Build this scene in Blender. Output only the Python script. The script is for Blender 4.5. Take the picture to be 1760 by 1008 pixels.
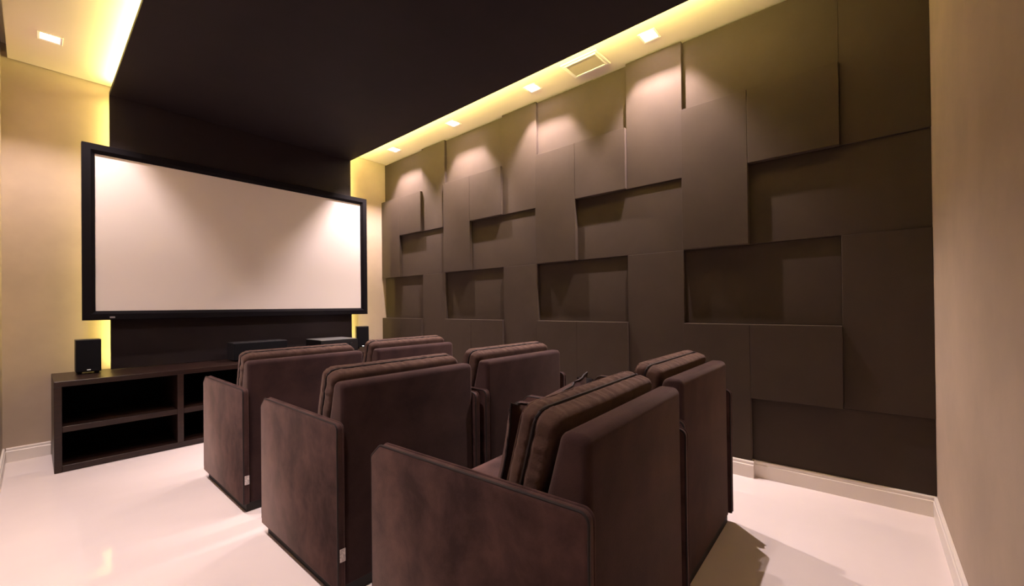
import bpy, bmesh, math, random
from mathutils import Vector, Matrix, noise

for o in list(bpy.data.objects):
    bpy.data.objects.remove(o)
scn = bpy.context.scene
COL = scn.collection
R = math.radians

# ------------------------------------------------------------------ camera
CAM_H = 1.05
F_PX, YAW, PITCH, ROLL, CY = 710.4771, R(40.7585), R(0.3207), R(-0.642), 522.9764
cd = bpy.data.cameras.new('camera')
cam = bpy.data.objects.new('camera', cd)
COL.objects.link(cam)
fwd = Vector((math.cos(YAW), math.sin(YAW), 0))
rgt = Vector((math.sin(YAW), -math.cos(YAW), 0))
up = Vector((0, 0, 1))
f2 = fwd * math.cos(PITCH) + up * math.sin(PITCH)
u2 = up * math.cos(PITCH) - fwd * math.sin(PITCH)
r3 = rgt * math.cos(ROLL) + u2 * math.sin(ROLL)
u3 = u2 * math.cos(ROLL) - rgt * math.sin(ROLL)
m = Matrix((r3, u3, -f2)).transposed().to_4x4()
m.translation = Vector((0, 0, CAM_H))
cam.matrix_world = m
cd.sensor_fit = 'HORIZONTAL'
cd.sensor_width = 36.0
cd.lens = F_PX / 1760 * 36.0
cd.shift_y = (CY - 504) / 1760
cd.clip_start = 0.01
scn.camera = cam

# ------------------------------------------------------------------ world, exposure, lamp levels
w = bpy.data.worlds.new('world')
scn.world = w
w.use_nodes = True
w.node_tree.nodes['Background'].inputs[0].default_value = (0.02, 0.016, 0.014, 1)
w.node_tree.nodes['Background'].inputs[1].default_value = 0.3
scn.view_settings.view_transform = 'Standard'
scn.view_settings.look = 'None'
scn.view_settings.gamma = 1.0
scn.view_settings.use_curve_mapping = False
scn.view_settings.exposure = 0.70

SPOT_W_RIGHT = 155.0
SPOT_W_LEFT = 70.0
SPOT_COL = (1.0, 0.80, 0.78)
SPOT_ANGLE = R(140)
SPOT_BLEND = 0.95
LED_COL = (1.0, 0.82, 0.25)
LED_LEFT = 80.0
LED_RIGHT = 225.0
LED_REAR = 90.0
LED_WALL = 21.0

# ------------------------------------------------------------------ room numbers (metres, camera foot at 0,0)
XL, XR, YF, YB, HC = -0.1395, 2.93, 4.5616, -0.2425, 2.833
HD = 2.733                       # underside of the dark drop panel
PXA, PXB, PYF, PYB = 0.3973, 2.375, 4.458, 0.26
LEV = {'L': 2.884, 'D': 2.869, 'H': 2.857, 'C': 2.832}

# ------------------------------------------------------------------ materials
MATS = {}


def mat(name, col, rough=0.6, spec=0.5, metal=0.0, emit=None, estr=0.0, sheen=0.0,
        var=0.0, vscale=6.0, bump=0.0, bscale=200.0, col2=None, coat=0.0, stretch=(1, 1, 1), detail=4.0):
    ma = bpy.data.materials.new(name)
    ma.use_nodes = True
    nt = ma.node_tree
    b = nt.nodes['Principled BSDF']
    b.inputs['Base Color'].default_value = (*col, 1)
    b.inputs['Roughness'].default_value = rough
    b.inputs['Specular IOR Level'].default_value = spec
    b.inputs['Metallic'].default_value = metal
    b.inputs['Coat Weight'].default_value = coat
    b.inputs['Sheen Weight'].default_value = sheen
    if sheen:
        b.inputs['Sheen Roughness'].default_value = 0.45
        b.inputs['Sheen Tint'].default_value = (0.75, 0.55, 0.48, 1)
    if emit:
        b.inputs['Emission Color'].default_value = (*emit, 1)
        b.inputs['Emission Strength'].default_value = estr
    tc = nt.nodes.new('ShaderNodeTexCoord')
    mp = nt.nodes.new('ShaderNodeMapping')
    mp.inputs['Scale'].default_value = stretch
    nt.links.new(tc.outputs['Object'], mp.inputs['Vector'])
    if var > 0 or col2:
        n = nt.nodes.new('ShaderNodeTexNoise')
        n.inputs['Scale'].default_value = vscale
        n.inputs['Detail'].default_value = detail
        n.inputs['Roughness'].default_value = 0.6
        n.inputs['Distortion'].default_value = 0.25 if sheen else 0.0
        nt.links.new(mp.outputs[0], n.inputs['Vector'])
        rp = nt.nodes.new('ShaderNodeValToRGB')
        rp.color_ramp.elements[0].position = 0.36
        rp.color_ramp.elements[1].position = 0.66
        c2 = col2 if col2 else tuple(min(1, c * (1 + var)) for c in col)
        c1 = col if col2 else tuple(c * (1 - var) for c in col)
        rp.color_ramp.elements[0].color = (*c1, 1)
        rp.color_ramp.elements[1].color = (*c2, 1)
        nt.links.new(n.outputs[0], rp.inputs[0])
        nt.links.new(rp.outputs[0], b.inputs['Base Color'])
    if bump > 0:
        n2 = nt.nodes.new('ShaderNodeTexNoise')
        n2.inputs['Scale'].default_value = bscale
        n2.inputs['Detail'].default_value = 3.0
        nt.links.new(mp.outputs[0], n2.inputs['Vector'])
        bp = nt.nodes.new('ShaderNodeBump')
        bp.inputs['Strength'].default_value = bump
        bp.inputs['Distance'].default_value = 0.002
        nt.links.new(n2.outputs[0], bp.inputs['Height'])
        nt.links.new(bp.outputs[0], b.inputs['Normal'])
    MATS[name] = ma
    return ma


mat('wall_paint', (0.46, 0.37, 0.29), 0.85, 0.25, var=0.05, vscale=3, bump=0.15, bscale=120)
mat('ceiling_paint', (0.74, 0.65, 0.55), 0.9, 0.2, bump=0.05)
mat('dark_panel', (0.016, 0.010, 0.012), 0.75, 0.25, var=0.10, vscale=4, bump=0.1)
mat('fabric_panel', (0.047, 0.035, 0.028), 0.9, 0.10, sheen=0.12, var=0.05, vscale=5, bump=0.15, bscale=300)
mat('porcelain', (0.77, 0.69, 0.675), 0.045, 0.5, var=0.025, vscale=1.6)
mat('white_trim', (0.82, 0.76, 0.70), 0.35, 0.4)
mat('suede', (0.029, 0.0150, 0.0158), 0.95, 0.10, sheen=0.22, col2=(0.086, 0.046, 0.043), vscale=7.0,
    bump=0.35, bscale=260, detail=7, stretch=(1, 1, 0.9))
mat('suede_cushion', (0.052, 0.029, 0.024), 0.95, 0.10, sheen=0.25, col2=(0.092, 0.055, 0.044), vscale=9,
    bump=0.4, bscale=220, detail=6)
mat('suede_back_shaded', (0.026, 0.0138, 0.0150), 0.95, 0.10, sheen=0.2, col2=(0.046, 0.0245, 0.0240), vscale=5.0,  # same suede as the arms, darkened to paint in shade on the backs
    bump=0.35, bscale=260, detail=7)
mat('piping', (0.014, 0.009, 0.010), 0.7, 0.3, sheen=0.15)
mat('plinth', (0.012, 0.009, 0.008), 0.6, 0.3)
mat('tag_white', (0.75, 0.68, 0.66), 0.7, 0.2, col2=(0.35, 0.3, 0.3), vscale=160)
mat('wenge', (0.013, 0.0055, 0.004), 0.38, 0.45, col2=(0.027, 0.011, 0.0075), vscale=7, stretch=(1.2, 14, 14), bump=0.08, bscale=30)
mat('black_back', (0.004, 0.0035, 0.005), 0.8, 0.1)
mat('black_plastic', (0.012, 0.011, 0.013), 0.5, 0.35)
mat('speaker_cloth', (0.010, 0.010, 0.013), 0.9, 0.1, bump=0.4, bscale=700)
mat('velvet_black', (0.005, 0.004, 0.006), 0.8, 0.12)
mat('screen_white', (0.88, 0.82, 0.79), 0.8, 0.15)
mat('silver', (0.42, 0.42, 0.42), 0.35, 0.5, metal=0.75)
mat('badge', (0.6, 0.6, 0.62), 0.3, 0.5, metal=0.9)
mat('lamp_white', (0.85, 0.80, 0.75), 0.4, 0.4)
mat('diffuser', (0.9, 0.9, 0.9), 0.5, 0.3, emit=(1.0, 0.93, 0.88), estr=9.0)
mat('led_left', (0.9, 0.8, 0.5), 0.5, 0.3, emit=LED_COL, estr=LED_LEFT)
mat('led_right', (0.9, 0.8, 0.5), 0.5, 0.3, emit=LED_COL, estr=LED_RIGHT)
mat('led_rear', (0.9, 0.8, 0.5), 0.5, 0.3, emit=LED_COL, estr=LED_REAR)
mat('led_wall', (0.9, 0.8, 0.5), 0.5, 0.3, emit=LED_COL, estr=LED_WALL)
mat('socket_black', (0.010, 0.009, 0.011), 0.4, 0.4)
mat('vent_grey', (0.46, 0.40, 0.30), 0.6, 0.3)


# ------------------------------------------------------------------ helpers
def mesh_of(name, bm, ma, smooth=False):
    bmesh.ops.recalc_face_normals(bm, faces=bm.faces)
    me = bpy.data.meshes.new(name)
    bm.to_mesh(me)
    bm.free()
    me.materials.append(MATS[ma])
    if smooth:
        for p in me.polygons:
            p.use_smooth = True
        try:
            me.set_sharp_from_angle(angle=R(38))
        except Exception:
            pass
    return me


def link(name, me, parent=None, loc=None, rot=None):
    o = bpy.data.objects.new(name, me)
    COL.objects.link(o)
    if parent:
        o.parent = parent
    if loc:
        o.location = loc
    if rot:
        o.rotation_euler = rot
    return o


def obj(name, bm, ma, parent=None, smooth=False, loc=None, rot=None):
    return link(name, mesh_of(name, bm, ma, smooth), parent, loc, rot)


def tag(o, label, cat=None, group=None):
    o['label'] = label
    if cat:
        o['category'] = cat
    if group:
        o['group'] = group
    return o


def thing(name, label, cat, loc=(0, 0, 0), rz=0.0, group=None):
    o = bpy.data.objects.new(name, None)
    o.empty_display_size = 0.1
    COL.objects.link(o)
    o.location = loc
    o.rotation_euler = (0, 0, rz)
    return tag(o, label, cat, group)


def struct(o):
    o['kind'] = 'structure'
    return o


def addbox(bm, x0, x1, y0, y1, z0, z1, r=0.0, seg=2):
    res = bmesh.ops.create_cube(bm, size=1.0)
    vs = res['verts']
    for v in vs:
        v.co = Vector((x0 + (v.co.x + 0.5) * (x1 - x0), y0 + (v.co.y + 0.5) * (y1 - y0), z0 + (v.co.z + 0.5) * (z1 - z0)))
    if r > 0:
        es = list({e for v in vs for e in v.link_edges})
        bmesh.ops.bevel(bm, geom=es, offset=r, segments=seg, profile=0.5, affect='EDGES')
    return bm


def box(x0, x1, y0, y1, z0, z1, r=0.0, seg=2):
    return addbox(bmesh.new(), x0, x1, y0, y1, z0, z1, r, seg)


def extrude_profile(pts, x0, x1, r=0.0, seg=2):
    """closed polygon pts (y,z) extruded along x"""
    bm = bmesh.new()
    a = [bm.verts.new((x0, p[0], p[1])) for p in pts]
    b = [bm.verts.new((x1, p[0], p[1])) for p in pts]
    n = len(pts)
    fa = bm.faces.new(a)
    fb = bm.faces.new(b[::-1])
    for i in range(n):
        bm.faces.new((a[i], b[i], b[(i + 1) % n], a[(i + 1) % n]))
    bmesh.ops.recalc_face_normals(bm, faces=bm.faces)
    if r > 0:
        es = [e for e in list(fa.edges) + list(fb.edges)]
        bmesh.ops.bevel(bm, geom=es, offset=r, segments=seg, profile=0.5, affect='EDGES')
    return bm


def round_poly(pts, radii, seg=6):
    """2D polygon with rounded corners"""
    out = []
    n = len(pts)
    for i in range(n):
        p = Vector(pts[i]); a = Vector(pts[i - 1]); b = Vector(pts[(i + 1) % n])
        r = radii[i]
        if r <= 0:
            out.append(tuple(p)); continue
        d1 = (a - p).normalized(); d2 = (b - p).normalized()
        ang = d1.angle(d2)
        t = r / math.tan(ang / 2)
        s = p + d1 * t; e = p + d2 * t
        c = p + (d1 + d2).normalized() * (r / math.sin(ang / 2))
        v0 = s - c; v1 = e - c
        tot = v0.angle_signed(v1)
        for k in range(seg + 1):
            th = tot * k / seg
            ca, sa = math.cos(-th), math.sin(-th)
            out.append((c.x + v0.x * ca - v0.y * sa, c.y + v0.x * sa + v0.y * ca))
    return out


def tube(bm, pts, r, closed=False, seg=8):
    pts = [Vector(p) for p in pts]
    n = len(pts)
    rings = []
    for i, p in enumerate(pts):
        if closed:
            t = (pts[(i + 1) % n] - pts[i - 1]).normalized()
        else:
            t = (pts[min(i + 1, n - 1)] - pts[max(i - 1, 0)]).normalized()
        h = Vector((1, 0, 0)) if abs(t.x) < 0.8 else Vector((0, 0, 1))
        a = t.cross(h).normalized()
        b = t.cross(a).normalized()
        rings.append([bm.verts.new(p + a * (r * math.cos(2 * math.pi * k / seg)) + b * (r * math.sin(2 * math.pi * k / seg))) for k in range(seg)])
    m_ = n if closed else n - 1
    for i in range(m_):
        A = rings[i]; B = rings[(i + 1) % n]
        # match orientation when frames flip
        off = min(range(seg), key=lambda q: (A[0].co - B[q].co).length)
        rev = (A[1].co - B[(off + 1) % seg].co).length > (A[1].co - B[(off - 1) % seg].co).length
        for k in range(seg):
            if rev:
                q0, q1 = (off - k) % seg, (off - k - 1) % seg
            else:
                q0, q1 = (off + k) % seg, (off + k + 1) % seg
            try:
                bm.faces.new((A[k], A[(k + 1) % seg], B[q1], B[q0]))
            except ValueError:
                pass
    if not closed:
        for rg in (rings[0], rings[-1]):
            try:
                bm.faces.new(rg)
            except ValueError:
                pass
    return bm


# ------------------------------------------------------------------ setting
T = 0.12
struct(tag(obj('floor', box(XL - T, XR + T, YB - T, YF + T, -0.1, 0.0), 'porcelain'), 'glossy cream porcelain floor'))
struct(tag(obj('wall_front', box(XL - T, XR + T, YF, YF + T, 0, HC + 0.2), 'wall_paint'), 'beige front wall behind the projection screen'))
struct(tag(obj('wall_back', box(XL - T, XR + T, YB - T, YB, 0, HC + 0.2), 'wall_paint'), 'beige back wall at the right edge of the photo'))
struct(tag(obj('wall_left', box(XL - T, XL, YB, YF, 0, HC + 0.2), 'wall_paint'), 'beige left wall seen as a sliver at the left edge'))
wall_right = struct(tag(obj('wall_right', box(XR, XR + T, YB, YF, 0, HC + 0.2), 'fabric_panel'), 'right wall clad in dark brown panels of stepped depth'))

LAMPS_R = [(2.67, 4.025), (2.67, 3.03), (2.67, 2.055), (2.67, 1.078)]
LAMPS_L = [(0.08, 4.013), (0.08, 3.03), (0.08, 2.055), (0.08, 1.078)]
HOLE = 0.047
# ceiling board: a sheet with square openings for the recessed lamps, and the slab above it
bm = bmesh.new()
xs = sorted({XL + 0.03, XR} | {round(l[0] + s * HOLE, 5) for l in LAMPS_R + LAMPS_L for s in (-1, 1)})
ys = sorted({YB, YF - 0.015} | {round(l[1] + s * HOLE, 5) for l in LAMPS_R + LAMPS_L for s in (-1, 1)})
for i in range(len(xs) - 1):
    for j in range(len(ys) - 1):
        cx, cy = (xs[i] + xs[i + 1]) / 2, (ys[j] + ys[j + 1]) / 2
        if any(abs(cx - l[0]) < HOLE and abs(cy - l[1]) < HOLE for l in LAMPS_R + LAMPS_L):
            continue
        addbox(bm, xs[i], xs[i + 1], ys[j], ys[j + 1], HC, HC + 0.06)
bmesh.ops.remove_doubles(bm, verts=bm.verts, dist=1e-5)
addbox(bm, XL - T, XR + T, YB - T, YF + T, HC + 0.10, HC + 0.2)
struct(tag(obj('ceiling', bm, 'ceiling_paint'), 'cream ceiling with a narrow shadow gap at the walls'))

struct(tag(obj('gap_shade', box(XL + 0.03, LEV['L'], YF - 0.0148, YF - 0.0004, HC + 0.006, HC + 0.06), 'dark_panel'), 'dark strip painted as shade in the gap between the cream ceiling and the front wall'))  # dark strip whose colour stands for the shade inside the gap

# dark drop panel below the ceiling and its front leg down the front wall
struct(tag(obj('trim_1', box(PXA, PXB, PYB, PYF + 0.03, HD, HD + 0.03), 'dark_panel'), 'dark brown drop panel floating below the ceiling'))
struct(tag(obj('trim_2', box(PXA, PXB, PYF, PYF + 0.03, 0.595, HD), 'dark_panel'), 'dark brown upright panel behind the projection screen'))

# wall panels: 12 columns x 6 rows of a stepped grid
YC = [YF, 4.185, 3.775, 3.385, 2.985, 2.562, 2.165, 1.765, 1.335, 0.935, 0.545, 0.107, YB]
ZR = [HC - 0.007, 2.352, 1.902, 1.415, 0.925, 0.478, 0.10]


def wall_panel(c0, c1, r0, r1, lev):
    g = 0.0006
    b = box(LEV[lev], XR - 0.0005, YC[c1] + g, YC[c0] - g, ZR[r1] + g, ZR[r0] - g, 0.0022, 2)
    o = obj('wall_panel', b, 'fabric_panel', wall_right, smooth=False)
    return o


for k in range(0, 12, 3):
    for q in (0, 3):
        wall_panel(k, k + 2, q, q + 1, 'L')
        wall_panel(k + 2, k + 3, q, q + 2, 'H')
        wall_panel(k, k + 1, q + 1, q + 3, 'C')
        wall_panel(k + 1, k + 2, q + 1, q + 2, 'C')
        wall_panel(k + 1, k + 3, q + 2, q + 3, 'D')


def skirting_profile(bm, fixed, along0, along1, face, axis, sign):
    """baseboard: tall board plus a thinner stepped cap. axis 'x': runs along y with its face at x=face"""
    hb = 0.0995
    pr = [(0, 0), (0, 0.076), (0.003, 0.079), (0.003, 0.094), (0.006, hb), (fixed, hb), (fixed, 0)]
    vs = []
    for t in (along0, along1):
        row = []
        for d, z in pr:
            p = face + sign * d
            row.append(bm.verts.new((p, t, z) if axis == 'x' else (t, p, z)))
        vs.append(row)
    n = len(pr)
    for i in range(n):
        bm.faces.new((vs[0][i], vs[1][i], vs[1][(i + 1) % n], vs[0][(i + 1) % n]))
    bm.faces.new(vs[0]); bm.faces.new(vs[1][::-1])


bm = bmesh.new()
for k in range(0, 12, 3):
    f = LEV['C'] - 0.012
    skirting_profile(bm, XR - 0.0006 - f, YC[k + 1] - 0.012, YC[k] - 0.001, f, 'x', 1)
    f = LEV['D'] - 0.012
    skirting_profile(bm, XR - 0.0006 - f, YC[k + 3], YC[k + 1] - 0.0125, f, 'x', 1)
struct(tag(obj('baseboard_right', bm, 'white_trim'), 'white baseboard stepping along the panelled wall'))
bm = bmesh.new(); skirting_profile(bm, 0.0145, XL + 0.016, 0.085, YF - 0.015, 'y', 1)
struct(tag(obj('baseboard_front', bm, 'white_trim'), 'white baseboard left of the low console'))
bm = bmesh.new(); skirting_profile(bm, 0.0145, YB + 0.016, YF - 0.001, XL + 0.015, 'x', -1)
struct(tag(obj('baseboard_left', bm, 'white_trim'), 'white baseboard along the left wall'))
bm = bmesh.new(); skirting_profile(bm, 0.0145, XL + 0.016, LEV['D'] - 0.0135, YB + 0.015, 'y', -1)
struct(tag(obj('baseboard_back', bm, 'white_trim'), 'white baseboard along the back wall'))

# ------------------------------------------------------------------ projection screen
SY = 4.398
scr = thing('projection_screen', 'wide white projection screen in a black frame on the front wall', 'screen', (1.39, PYF, 0.98))
x0, x1, z0, z1, fw = 0.241 - 1.39, 2.539 - 1.39, 0.0, 1.333, 0.070
yf_, yb_ = SY - PYF, -0.001


def frame_rail(o0, o1, i0, i1):
    """mitred rail: outer edge o0-o1, inner edge i0-i1 (x,z); face bevelled in towards the picture"""
    bm = bmesh.new()
    ov = [Vector((p[0], 0, p[1])) for p in (o0, o1)]
    iv = [Vector((p[0], 0, p[1])) for p in (i0, i1)]
    rows = []
    for a, b in zip(ov, iv):
        prof = [(0.0, yb_), (0.0, yf_ + 0.004), (0.06, yf_), (0.66, yf_), (1.0, yf_ + 0.022), (1.0, yb_)]
        rows.append([bm.verts.new(a.lerp(b, s) + Vector((0, y, 0))) for s, y in prof])
    n = 6
    for i in range(n):
        bm.faces.new((rows[0][i], rows[1][i], rows[1][(i + 1) % n], rows[0][(i + 1) % n]))
    bm.faces.new(rows[0]); bm.faces.new(rows[1][::-1])
    return bm


oc = [(x0, z0), (x1, z0), (x1, z1), (x0, z1)]
ic = [(x0 + fw, z0 + fw), (x1 - fw, z0 + fw), (x1 - fw, z1 - fw), (x0 + fw, z1 - fw)]
for k in range(4):
    obj('frame_rail', frame_rail(oc[k], oc[(k + 1) % 4], ic[k], ic[(k + 1) % 4]), 'velvet_black', scr)
obj('screen_surface', box(x0 + fw - 0.004, x1 - fw + 0.004, yf_ + 0.026, yf_ + 0.032, z0 + fw - 0.004, z1 - fw + 0.004), 'screen_white', scr)
obj('badge', box(x0 + 0.145, x0 + 0.175, yf_ - 0.003, yf_ + 0.002, 0.014, 0.026, 0.002), 'badge', scr)

# ------------------------------------------------------------------ low console
CZ, CY0, CY1 = 0.592, 3.985, 4.5612
con = thing('media_console', 'long low dark wood console with open shelves under the screen', 'console', (1.37, 4.27, 0))


def cpart(name, x0, x1, y0, y1, z0, z1, ma='wenge', r=0.0015):
    return obj(name, box(x0 - 1.37, x1 - 1.37, y0 - 4.27, y1 - 4.27, z0, z1, r, 1), ma, con)


CX0, CX1 = 0.088, 2.652
cpart('top_board', CX0, CX1, CY0, CY1 - 0.001, CZ - 0.035, CZ)
cpart('bottom_board', CX0 + 0.036, CX1 - 0.036, CY0 + 0.002, CY1 - 0.022, 0.004, 0.042)
cpart('side_panel', CX0, CX0 + 0.0355, CY0, CY1 - 0.002, 0.001, CZ - 0.0355)
cpart('side_panel', CX1 - 0.0355, CX1, CY0, CY1 - 0.002, 0.001, CZ - 0.0355)
cpart('back_panel', CX0 + 0.036, CX1 - 0.036, CY1 - 0.02, CY1 - 0.003, 0.004, CZ - 0.0355, 'black_back')
dv = [0.718, 1.349, 1.980]
edges = [CX0 + 0.036] + [v for d in dv for v in (d, d + 0.038)] + [CX1 - 0.036]
for d in dv:
    cpart('divider', d, d + 0.038, CY0 + 0.002, CY1 - 0.021, 0.0425, CZ - 0.0355)
for k in range(4):
    cpart('shelf', edges[2 * k] + 0.0005, edges[2 * k + 1] - 0.0005, CY0 + 0.004, CY1 - 0.021, 0.258, 0.296)


# ------------------------------------------------------------------ equipment on the console
def speaker(name, label, xc, y, group, toe):
    t = thing(name, label, 'speaker', (xc, y, CZ), toe, group)
    wd, dp, ht, ft = 0.066, 0.14, 0.236, 0.014
    obj('cabinet', box(-wd, wd, 0.014, dp, ft, ft + ht, 0.004), 'black_plastic', t)
    obj('grille', box(-wd + 0.003, wd - 0.003, 0.0, 0.0138, ft + 0.003, ft + ht - 0.003, 0.004), 'speaker_cloth', t)
    obj('badge', box(-0.010, 0.010, -0.0022, 0.0, ft + 0.012, ft + 0.019, 0.001, 1), 'badge', t)
    for sx in (-1, 1):
        for yy in (0.03, dp - 0.03):
            b = bmesh.new()
            bmesh.ops.create_cone(b, cap_ends=True, segments=14, radius1=0.010, radius2=0.013, depth=ft - 0.0008)
            bmesh.ops.translate(b, verts=b.verts, vec=(sx * 0.045, yy, ft / 2))
            obj('foot', b, 'black_plastic', t)
    return t


speaker('bookshelf_speaker', 'small black speaker on the left end of the console', 0.267, 4.305, 'small speakers on the console', 0.0)
speaker('bookshelf_speaker', 'small black speaker on the right end of the console beside the panelled wall', 2.432, 4.320, 'small speakers on the console', R(-22))

t = thing('center_speaker', 'low black centre speaker on the console under the screen', 'speaker', (1.365, 4.19, CZ))
obj('cabinet', box(-0.22, 0.22, 0.014, 0.20, 0.008, 0.162, 0.004), 'black_plastic', t)
obj('grille', box(-0.217, 0.217, 0.0, 0.0138, 0.011, 0.159, 0.004), 'speaker_cloth', t)
for sx in (-0.18, 0.18):
    obj('foot', box(sx - 0.015, sx + 0.015, 0.03, 0.17, 0.0006, 0.0078), 'black_plastic', t)

t = thing('av_receiver', 'silver-topped black receiver on the console right of the centre speaker', 'receiver', (2.035, 4.06, CZ))
obj('body', box(-0.19, 0.19, 0.012, 0.35, 0.012, 0.138, 0.003), 'black_plastic', t)
obj('front_plate', box(-0.192, 0.192, 0.0, 0.0118, 0.012, 0.139, 0.002), 'black_plastic', t)
obj('top_cover', box(-0.188, 0.188, 0.016, 0.348, 0.1382, 0.144, 0.002), 'silver', t)
for sx in (-0.13, 0.12):
    b = bmesh.new()
    bmesh.ops.create_cone(b, cap_ends=True, segments=20, radius1=0.022, radius2=0.020, depth=0.018)
    bmesh.ops.rotate(b, verts=b.verts, cent=(0, 0, 0), matrix=Matrix.Rotation(R(90), 3, 'X'))
    bmesh.ops.translate(b, verts=b.verts, vec=(sx, -0.0092, 0.08))
    obj('knob', b, 'black_plastic', t, smooth=True)
for sx in (-0.15, 0.15):
    for yy in (0.04, 0.30):
        obj('foot', box(sx - 0.016, sx + 0.016, yy - 0.016, yy + 0.016, 0.0006, 0.0118), 'black_plastic', t)


# ------------------------------------------------------------------ upholstery
def rrect(a, b, r, n=10, step=0.006):
    """points and outward normals around a rounded rectangle of half sizes a,b"""
    pts = []
    cs = [(a - r, b - r, 0), (-(a - r), b - r, 90), (-(a - r), -(b - r), 180), (a - r, -(b - r), 270)]
    for ci, (cx, cz, a0) in enumerate(cs):
        for k in range(n + 1):
            th = R(a0 + 90 * k / n)
            pts.append((Vector((cx + r * math.cos(th), cz + r * math.sin(th))), Vector((math.cos(th), math.sin(th)))))
        nx = cs[(ci + 1) % 4]
        th = R(a0 + 90)
        p0 = Vector((cx + r * math.cos(th), cz + r * math.sin(th)))
        th2 = R(nx[2])
        p1 = Vector((nx[0] + r * math.cos(th2), nx[1] + r * math.sin(th2)))
        L = (p1 - p0).length
        m_ = max(2, int(L / step))
        for k in range(1, m_):
            pts.append((p0.lerp(p1, k / m_), Vector((math.cos(th), math.sin(th)))))
    return pts


def box_cushion(a, b, d, r, puff, edge, groove, gather, seed=0, seam=0.0):
    """cushion in the x-z plane, thickness 2d along y; returns bmesh and the seam path"""
    bm = bmesh.new()
    per = rrect(a, b, r)
    prof = []                     # (inset from outline, scale toward centre or None, y)
    for s in (0.25, 0.5, 0.7, 0.84, 0.93):
        prof.append(('f', s, -1))
    for k in range(6):
        th = R(90 * k / 5)
        prof.append(('e', edge * (1 - math.sin(th)), -(d - edge + edge * math.cos(th))))
    m_ = 14
    for k in range(1, m_):
        prof.append(('e', 0.0, -(d - edge) + 2 * (d - edge) * k / m_))
    for k in range(6):
        th = R(90 - 90 * k / 5)
        prof.append(('e', edge * (1 - math.sin(th)), (d - edge + edge * math.cos(th))))
    for s in (0.93, 0.84, 0.7, 0.5, 0.25):
        prof.append(('f', s, 1))
    rings = []
    arc = 0.0
    arcs = []
    for i, (p, nrm) in enumerate(per):
        if i:
            arc += (p - per[i - 1][0]).length
        arcs.append(arc)
    for kind, v, y in prof:
        ring = []
        for i, (p, nrm) in enumerate(per):
            if kind == 'f':
                q = Vector((p.x * v * (a - edge) / a, p.y * v * (b - edge) / b))
                yy = y * (d + puff * (1 - v ** 4))
            else:
                off = -v
                g = math.exp(-((y - seam) / 0.007) ** 2)
                bul = puff * 0.45 * max(0.0, 1 - (y / d) ** 2)
                off += bul - groove * g
                wv = noise.noise(Vector((arcs[i] * 38, seed, y * 6))) + 0.6 * noise.noise(Vector((arcs[i] * 80, seed + 5, y * 10)))
                off += gather * wv * (1 - g) * max(0.0, 1 - (abs(y) / d) ** 3)
                q = p + nrm * off
                yy = y
            yy += 0.0016 * noise.noise(Vector((q.x * 14, q.y * 14, seed + 9)))
            ring.append(bm.verts.new((q.x, yy, q.y)))
        rings.append(ring)
    n = len(per)
    for A, B in zip(rings[:-1], rings[1:]):
        for i in range(n):
            bm.faces.new((A[i], A[(i + 1) % n], B[(i + 1) % n], B[i]))
    for rg, sgn in ((rings[0], -1), (rings[-1], 1)):
        c = bm.verts.new((0, sgn * (d + puff), 0))
        for i in range(n):
            bm.faces.new((rg[i], rg[(i + 1) % n], c))
    path = [(p.x + nr.x * (puff * 0.45 - groove * 0.35), seam, p.y + nr.y * (puff * 0.45 - groove * 0.35)) for p, nr in per]
    front = [(p.x * (a - edge * 0.3) / a, -(d - edge * 0.25), p.y * (b - edge * 0.3) / b) for p, nr in per]
    return bm, path, front


CW, CD = 0.712, 0.74       # chair width, depth
AT = 0.030                 # arm thickness
ARM_TOP = 0.635
arm_prof = round_poly([(0.0, 0.046), (0.0, ARM_TOP), (CD - 0.045, ARM_TOP), (CD, ARM_TOP - 0.040), (CD, 0.046)],
                      [0.006, 0.022, 0.016, 0.016, 0.006], 5)
ME = {}


def arm_mesh():
    bm = extrude_profile(arm_prof, 0.0, AT, 0.007, 2)
    return mesh_of('arm', bm, 'suede', True)


def arm_welt(x, ma):
    pts = [(x, y, z) for y, z in arm_prof if z > 0.0465]
    # order: start low at the rear, over the top, down the front
    low = [(x, 0.001, 0.05 + 0.05 * k) for k in range(0, 11)]
    mid = [(x, p[0], p[1]) for p in arm_prof if p[1] > 0.3]
    frt = [(x, CD - 0.001, 0.57 - 0.05 * k) for k in range(0, 11)]
    bm = tube(bmesh.new(), low + mid + frt, 0.0036, False, 7)
    return mesh_of('welt', bm, ma, True)


ME['arm'] = arm_mesh()
ME['welt_o'] = arm_welt(0.0045, 'piping')
ME['welt_i'] = arm_welt(AT - 0.0035, 'suede')
bp_ = round_poly([(0.010, 0.046), (0.012, 0.778), (0.082, 0.778), (0.175, 0.44), (0.175, 0.046)], [0.006, 0.024, 0.026, 0.01, 0.006], 6)
IN0, IN1 = AT + 0.001, CW - AT - 0.001
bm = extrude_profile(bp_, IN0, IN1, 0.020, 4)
ME['back_block'] = mesh_of('back_block', bm, 'suede_back_shaded', True)
ME['seat_base'] = mesh_of('seat_base', box(IN0, IN1, 0.177, CD - 0.022, 0.046, 0.288, 0.008), 'suede', True)
ME['plinth'] = mesh_of('plinth', box(0.022, CW - 0.022, 0.020, CD - 0.022, 0.0, 0.0455), 'plinth')
bmc, path, front = box_cushion(0.270, (IN1 - IN0) / 2 - 0.004, 0.066, 0.03, 0.008, 0.020, 0.004, 0.0008, 3)
ME['seat_cushion'] = mesh_of('seat_cushion', bmc, 'suede', True)
ME['seat_welt'] = mesh_of('welt', tube(bmesh.new(), path[::3], 0.0045, True, 6), 'piping', True)
bmc, path, front = box_cushion((IN1 - IN0) / 2 - 0.010, 0.188, 0.050, 0.034, 0.009, 0.016, 0.008, 0.0048, 1, -0.006)
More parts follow.
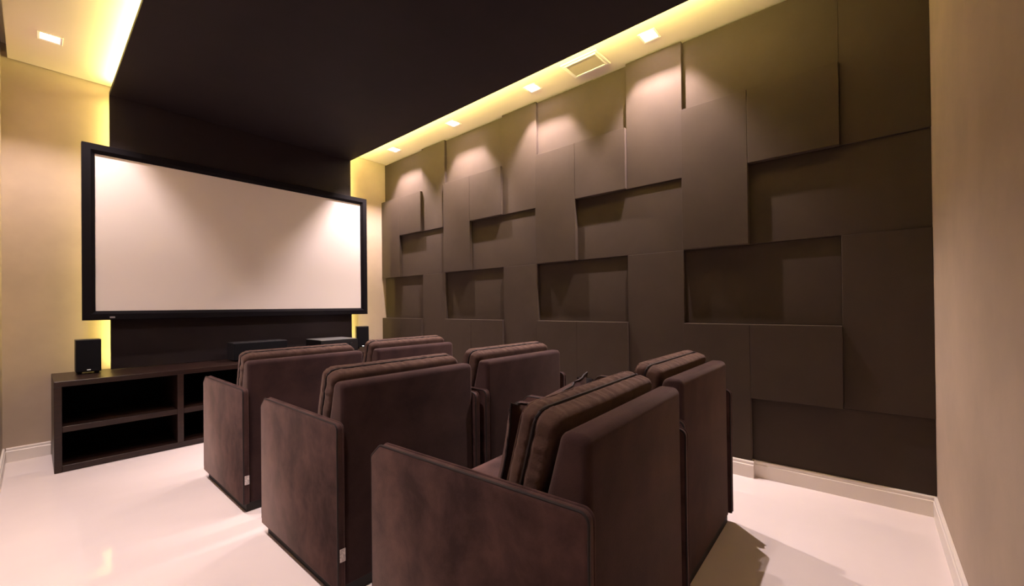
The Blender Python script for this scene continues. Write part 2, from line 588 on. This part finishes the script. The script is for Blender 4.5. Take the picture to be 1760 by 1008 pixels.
ME['back_cushion'] = mesh_of('back_cushion', bmc, 'suede_cushion', True)
ME['cushion_seam'] = mesh_of('welt', tube(bmesh.new(), path[::3], 0.0042, True, 6), 'piping', True)
ME['cushion_front_welt'] = mesh_of('welt', tube(bmesh.new(), front[::3], 0.0035, True, 6), 'suede_cushion', True)
ME['tag'] = mesh_of('care_tag', box(0.006, 0.026, -0.020, -0.018, 0.155, 0.200), 'tag_white')
bm = bmesh.new()
addbox(bm, 0.007, 0.028, -0.0085, -0.0065, 0.150, 0.196, 0.0006, 1)
ME['tag'] = mesh_of('care_tag', bm, 'tag_white')

XM = CW / 2


def armchair(label, x, y, rz, lean=15.0, dz=0.0, dy=0.0, yaw=0.0, tagged=True):
    t = thing('armchair', label, 'armchair', (x, y, 0), rz, 'brown suede armchairs in three rows')
    link('plinth', ME['plinth'], t)
    link('seat_base', ME['seat_base'], t)
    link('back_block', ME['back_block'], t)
    for sx in (0, 1):
        off = 0.0 if sx == 0 else CW - AT
        a = link('arm', ME['arm'], t, (off, 0, 0))
        link('welt', ME['welt_o'], a)
        link('welt', ME['welt_i'], a)
        if sx == 0 and tagged:
            g = link('care_tag', ME['tag'], a)
            g['label'] = 'small white tag'
    s = link('seat_cushion', ME['seat_cushion'], t, (XM, 0.458, 0.362), (R(90), 0, R(90)))
    link('welt', ME['seat_welt'], s)
    c = link('back_cushion', ME['back_cushion'], t, (XM, 0.190 + dy, 0.628 + dz), (R(-lean), 0, R(180 + yaw)))
    link('welt', ME['cushion_seam'], c)
    link('welt', ME['cushion_front_welt'], c)
    return t


armchair('brown suede armchair in the front row, on the left, nearest the console shelves', 0.698, 2.430, 0)
armchair('brown suede armchair in the front row, on the right, nearest the panelled wall', 1.450, 2.430, 0, 15, 0.008, tagged=False)
armchair('brown suede armchair on the left of the middle row, white tag at its corner', 0.698, 1.430, 0)
armchair('brown suede armchair in the middle row, on the right, standing before the socket plate', 1.450, 1.430, 0, 15, 0.006, tagged=False)
armchair('nearest brown suede armchair, left one of the back row, holding a throw pillow', 0.715, 0.425, R(3.0))
armchair('brown suede armchair in the back row, on the right, casting a shadow on the floor', 1.492, 0.497, R(0.8), 15, 0.002, tagged=False)


# throw pillow standing on the seat of the nearest chair
def pillow_bm(a, b, t):
    bm = bmesh.new()
    n = 22
    grid = {}
    for sgn in (-1, 1):
        for i in range(n + 1):
            for j in range(n + 1):
                u, v = -1 + 2 * i / n, -1 + 2 * j / n
                edge = i in (0, n) or j in (0, n)
                if edge and sgn == 1:
                    grid[(1, i, j)] = grid[(-1, i, j)]
                    continue
                px = a * u * (1 - 0.10 * (1 - v * v) * (1 if abs(u) > 0 else 0) * abs(u) ** 3)
                pz = b * v * (1 - 0.22 * (1 - u * u) * abs(v) ** 3)
                h = t * ((1 - u ** 4) * (1 - v ** 4)) ** 0.55
                h *= 1 + 0.15 * noise.noise(Vector((u * 2.5, v * 2.5, sgn * 3)))
                h += 0.006 * noise.noise(Vector((u * 9, v * 9, sgn))) * (1 - u * u) * (1 - v * v)
                rip = 0.007 * noise.noise(Vector((u * 7, v * 7, 4.0))) if edge else 0
                grid[(sgn, i, j)] = bm.verts.new((px, sgn * h + rip, pz))
    for sgn in (-1, 1):
        for i in range(n):
            for j in range(n):
                f = [grid[(sgn, i, j)], grid[(sgn, i + 1, j)], grid[(sgn, i + 1, j + 1)], grid[(sgn, i, j + 1)]]
                bm.faces.new(f if sgn < 0 else f[::-1])
    ring = [grid[(-1, i, 0)].co.copy() for i in range(n)] + [grid[(-1, n, j)].co.copy() for j in range(n)] + \
           [grid[(-1, n - i, n)].co.copy() for i in range(n)] + [grid[(-1, 0, n - j)].co.copy() for j in range(n)]
    return bm, ring


pb, ring = pillow_bm(0.245, 0.178, 0.042)
t = thing('throw_pillow', 'brown throw pillow with pinched corners on the nearest armchair', 'pillow', (1.090, 0.805, 0.446), R(6))
p_ = obj('pillow_body', pb, 'suede', t, True, (0, 0, 0.176), (R(14), R(-2), 0))
obj('welt', tube(bmesh.new(), ring, 0.004, True, 6), 'piping', p_, True)


# ------------------------------------------------------------------ lamps, vent, socket
def downlight(label, x, y, watts):
    t = thing('downlight', label, 'ceiling lamp', (x, y, HC), 0, 'recessed square ceiling lamps')
    h = HOLE - 0.001
    o = 0.058
    bm = bmesh.new()
    prof = [(h - 0.004, 0.0), (h, -0.004), (o - 0.003, -0.006), (o, -0.001), (o, -0.0002), (h, -0.0002), (h, 0.085), (h - 0.003, 0.085), (h - 0.004, 0.080)]
    rings = []
    for r_, z in prof:
        rings.append([bm.verts.new((sx * r_, sy * r_, z)) for sx, sy in ((1, 1), (-1, 1), (-1, -1), (1, -1))])
    n = len(prof)
    for i in range(n):
        for k in range(4):
            bm.faces.new((rings[i][k], rings[i][(k + 1) % 4], rings[(i + 1) % n][(k + 1) % 4], rings[(i + 1) % n][k]))
    obj('frame', bm, 'lamp_white', t)
    obj('diffuser', box(-h + 0.005, h - 0.005, -h + 0.005, h - 0.005, 0.072, 0.076), 'diffuser', t)
    ld = bpy.data.lights.new('lamp_bulb', 'SPOT')
    ld.energy = watts
    ld.color = SPOT_COL
    ld.spot_size = SPOT_ANGLE
    ld.spot_blend = SPOT_BLEND
    ld.shadow_soft_size = 0.009
    lo = bpy.data.objects.new('lamp_bulb', ld)
    COL.objects.link(lo)
    lo.parent = t
    lo.location = (0, 0, 0.056)
    return t


where = ['farthest square ceiling lamp above the panelled wall, nearest the screen',
         'second square ceiling lamp from the screen above the panelled wall',
         'third square ceiling lamp from the screen, beyond the ceiling vent',
         'nearest square ceiling lamp above the panelled wall, before the vent']
for (x, y), l in zip(LAMPS_R, where):
    downlight(l, x, y, SPOT_W_RIGHT)
where = ['square ceiling lamp at the upper left, beside the glowing cove']
where += ['square ceiling lamp by the left wall, second from the screen',
          'square ceiling lamp by the left wall, third from the screen',
          'square ceiling lamp by the left wall, nearest the camera']
for (x, y), l in zip(LAMPS_L, where):
    downlight(l, x, y, SPOT_W_LEFT)

t = thing('air_vent', 'square framed air vent in the ceiling strip above the panelled wall', 'air vent', (2.668, 1.56, HC))
bm = bmesh.new()


def rim(bm, ax, ay, w_, z0, z1):
    addbox(bm, -ax, ax, -ay, -ay + w_, z0, z1)
    addbox(bm, -ax, ax, ay - w_, ay, z0, z1)
    addbox(bm, -ax, -ax + w_, -ay + w_, ay - w_, z0, z1)
    addbox(bm, ax - w_, ax, -ay + w_, ay - w_, z0, z1)


rim(bm, 0.106, 0.150, 0.014, -0.009, -0.0003)
obj('outer_frame', bm, 'lamp_white', t)
bm = bmesh.new()
rim(bm, 0.088, 0.132, 0.010, -0.016, -0.0003)
obj('inner_frame', bm, 'lamp_white', t)
obj('face_plate', box(-0.0775, 0.0775, -0.1215, 0.1215, -0.010, -0.0003), 'vent_grey', t)

t = thing('wall_socket', 'small black socket plate low on the panelled wall', 'socket', (LEV['C'], 1.69, 0.44))
obj('plate', box(-0.0085, -0.0006, -0.06, 0.06, -0.04, 0.04, 0.002), 'socket_black', t)
obj('insert', box(-0.0105, -0.0086, -0.034, 0.034, -0.024, 0.024, 0.001, 1), 'black_plastic', t)

# LED strips hidden above / behind the dark panel edges
zl = HD + 0.0302
for xx, s in ((PXA + 0.026, 1), (PXB - 0.011, -1)):
    o = obj('led_strip', box(xx - 0.006, xx + 0.006, PYB + 0.05, PYF - 0.02, zl, zl + 0.006), 'led_left' if s == 1 else 'led_right')
    tag(o, 'warm light strip hidden above the %s edge of the dark ceiling panel' % ('left' if s == 1 else 'right'), 'light strip', 'warm cove light strips')
    yv = PYF + 0.0302
    o = obj('led_strip', box(xx - 0.006, xx + 0.006, yv, yv + 0.022, CZ + 0.02, HD - 0.02), 'led_wall')
    tag(o, 'warm light strip hidden behind the %s edge of the dark panel behind the screen' % ('left' if s == 1 else 'right'), 'light strip', 'warm cove light strips')
yv = PYB + 0.030
o = obj('led_strip', box(PXA + 0.05, PXB - 0.05, yv - 0.006, yv + 0.006, zl, zl + 0.006), 'led_rear')
tag(o, 'warm light strip hidden above the rear edge of the dark ceiling panel', 'light strip', 'warm cove light strips')
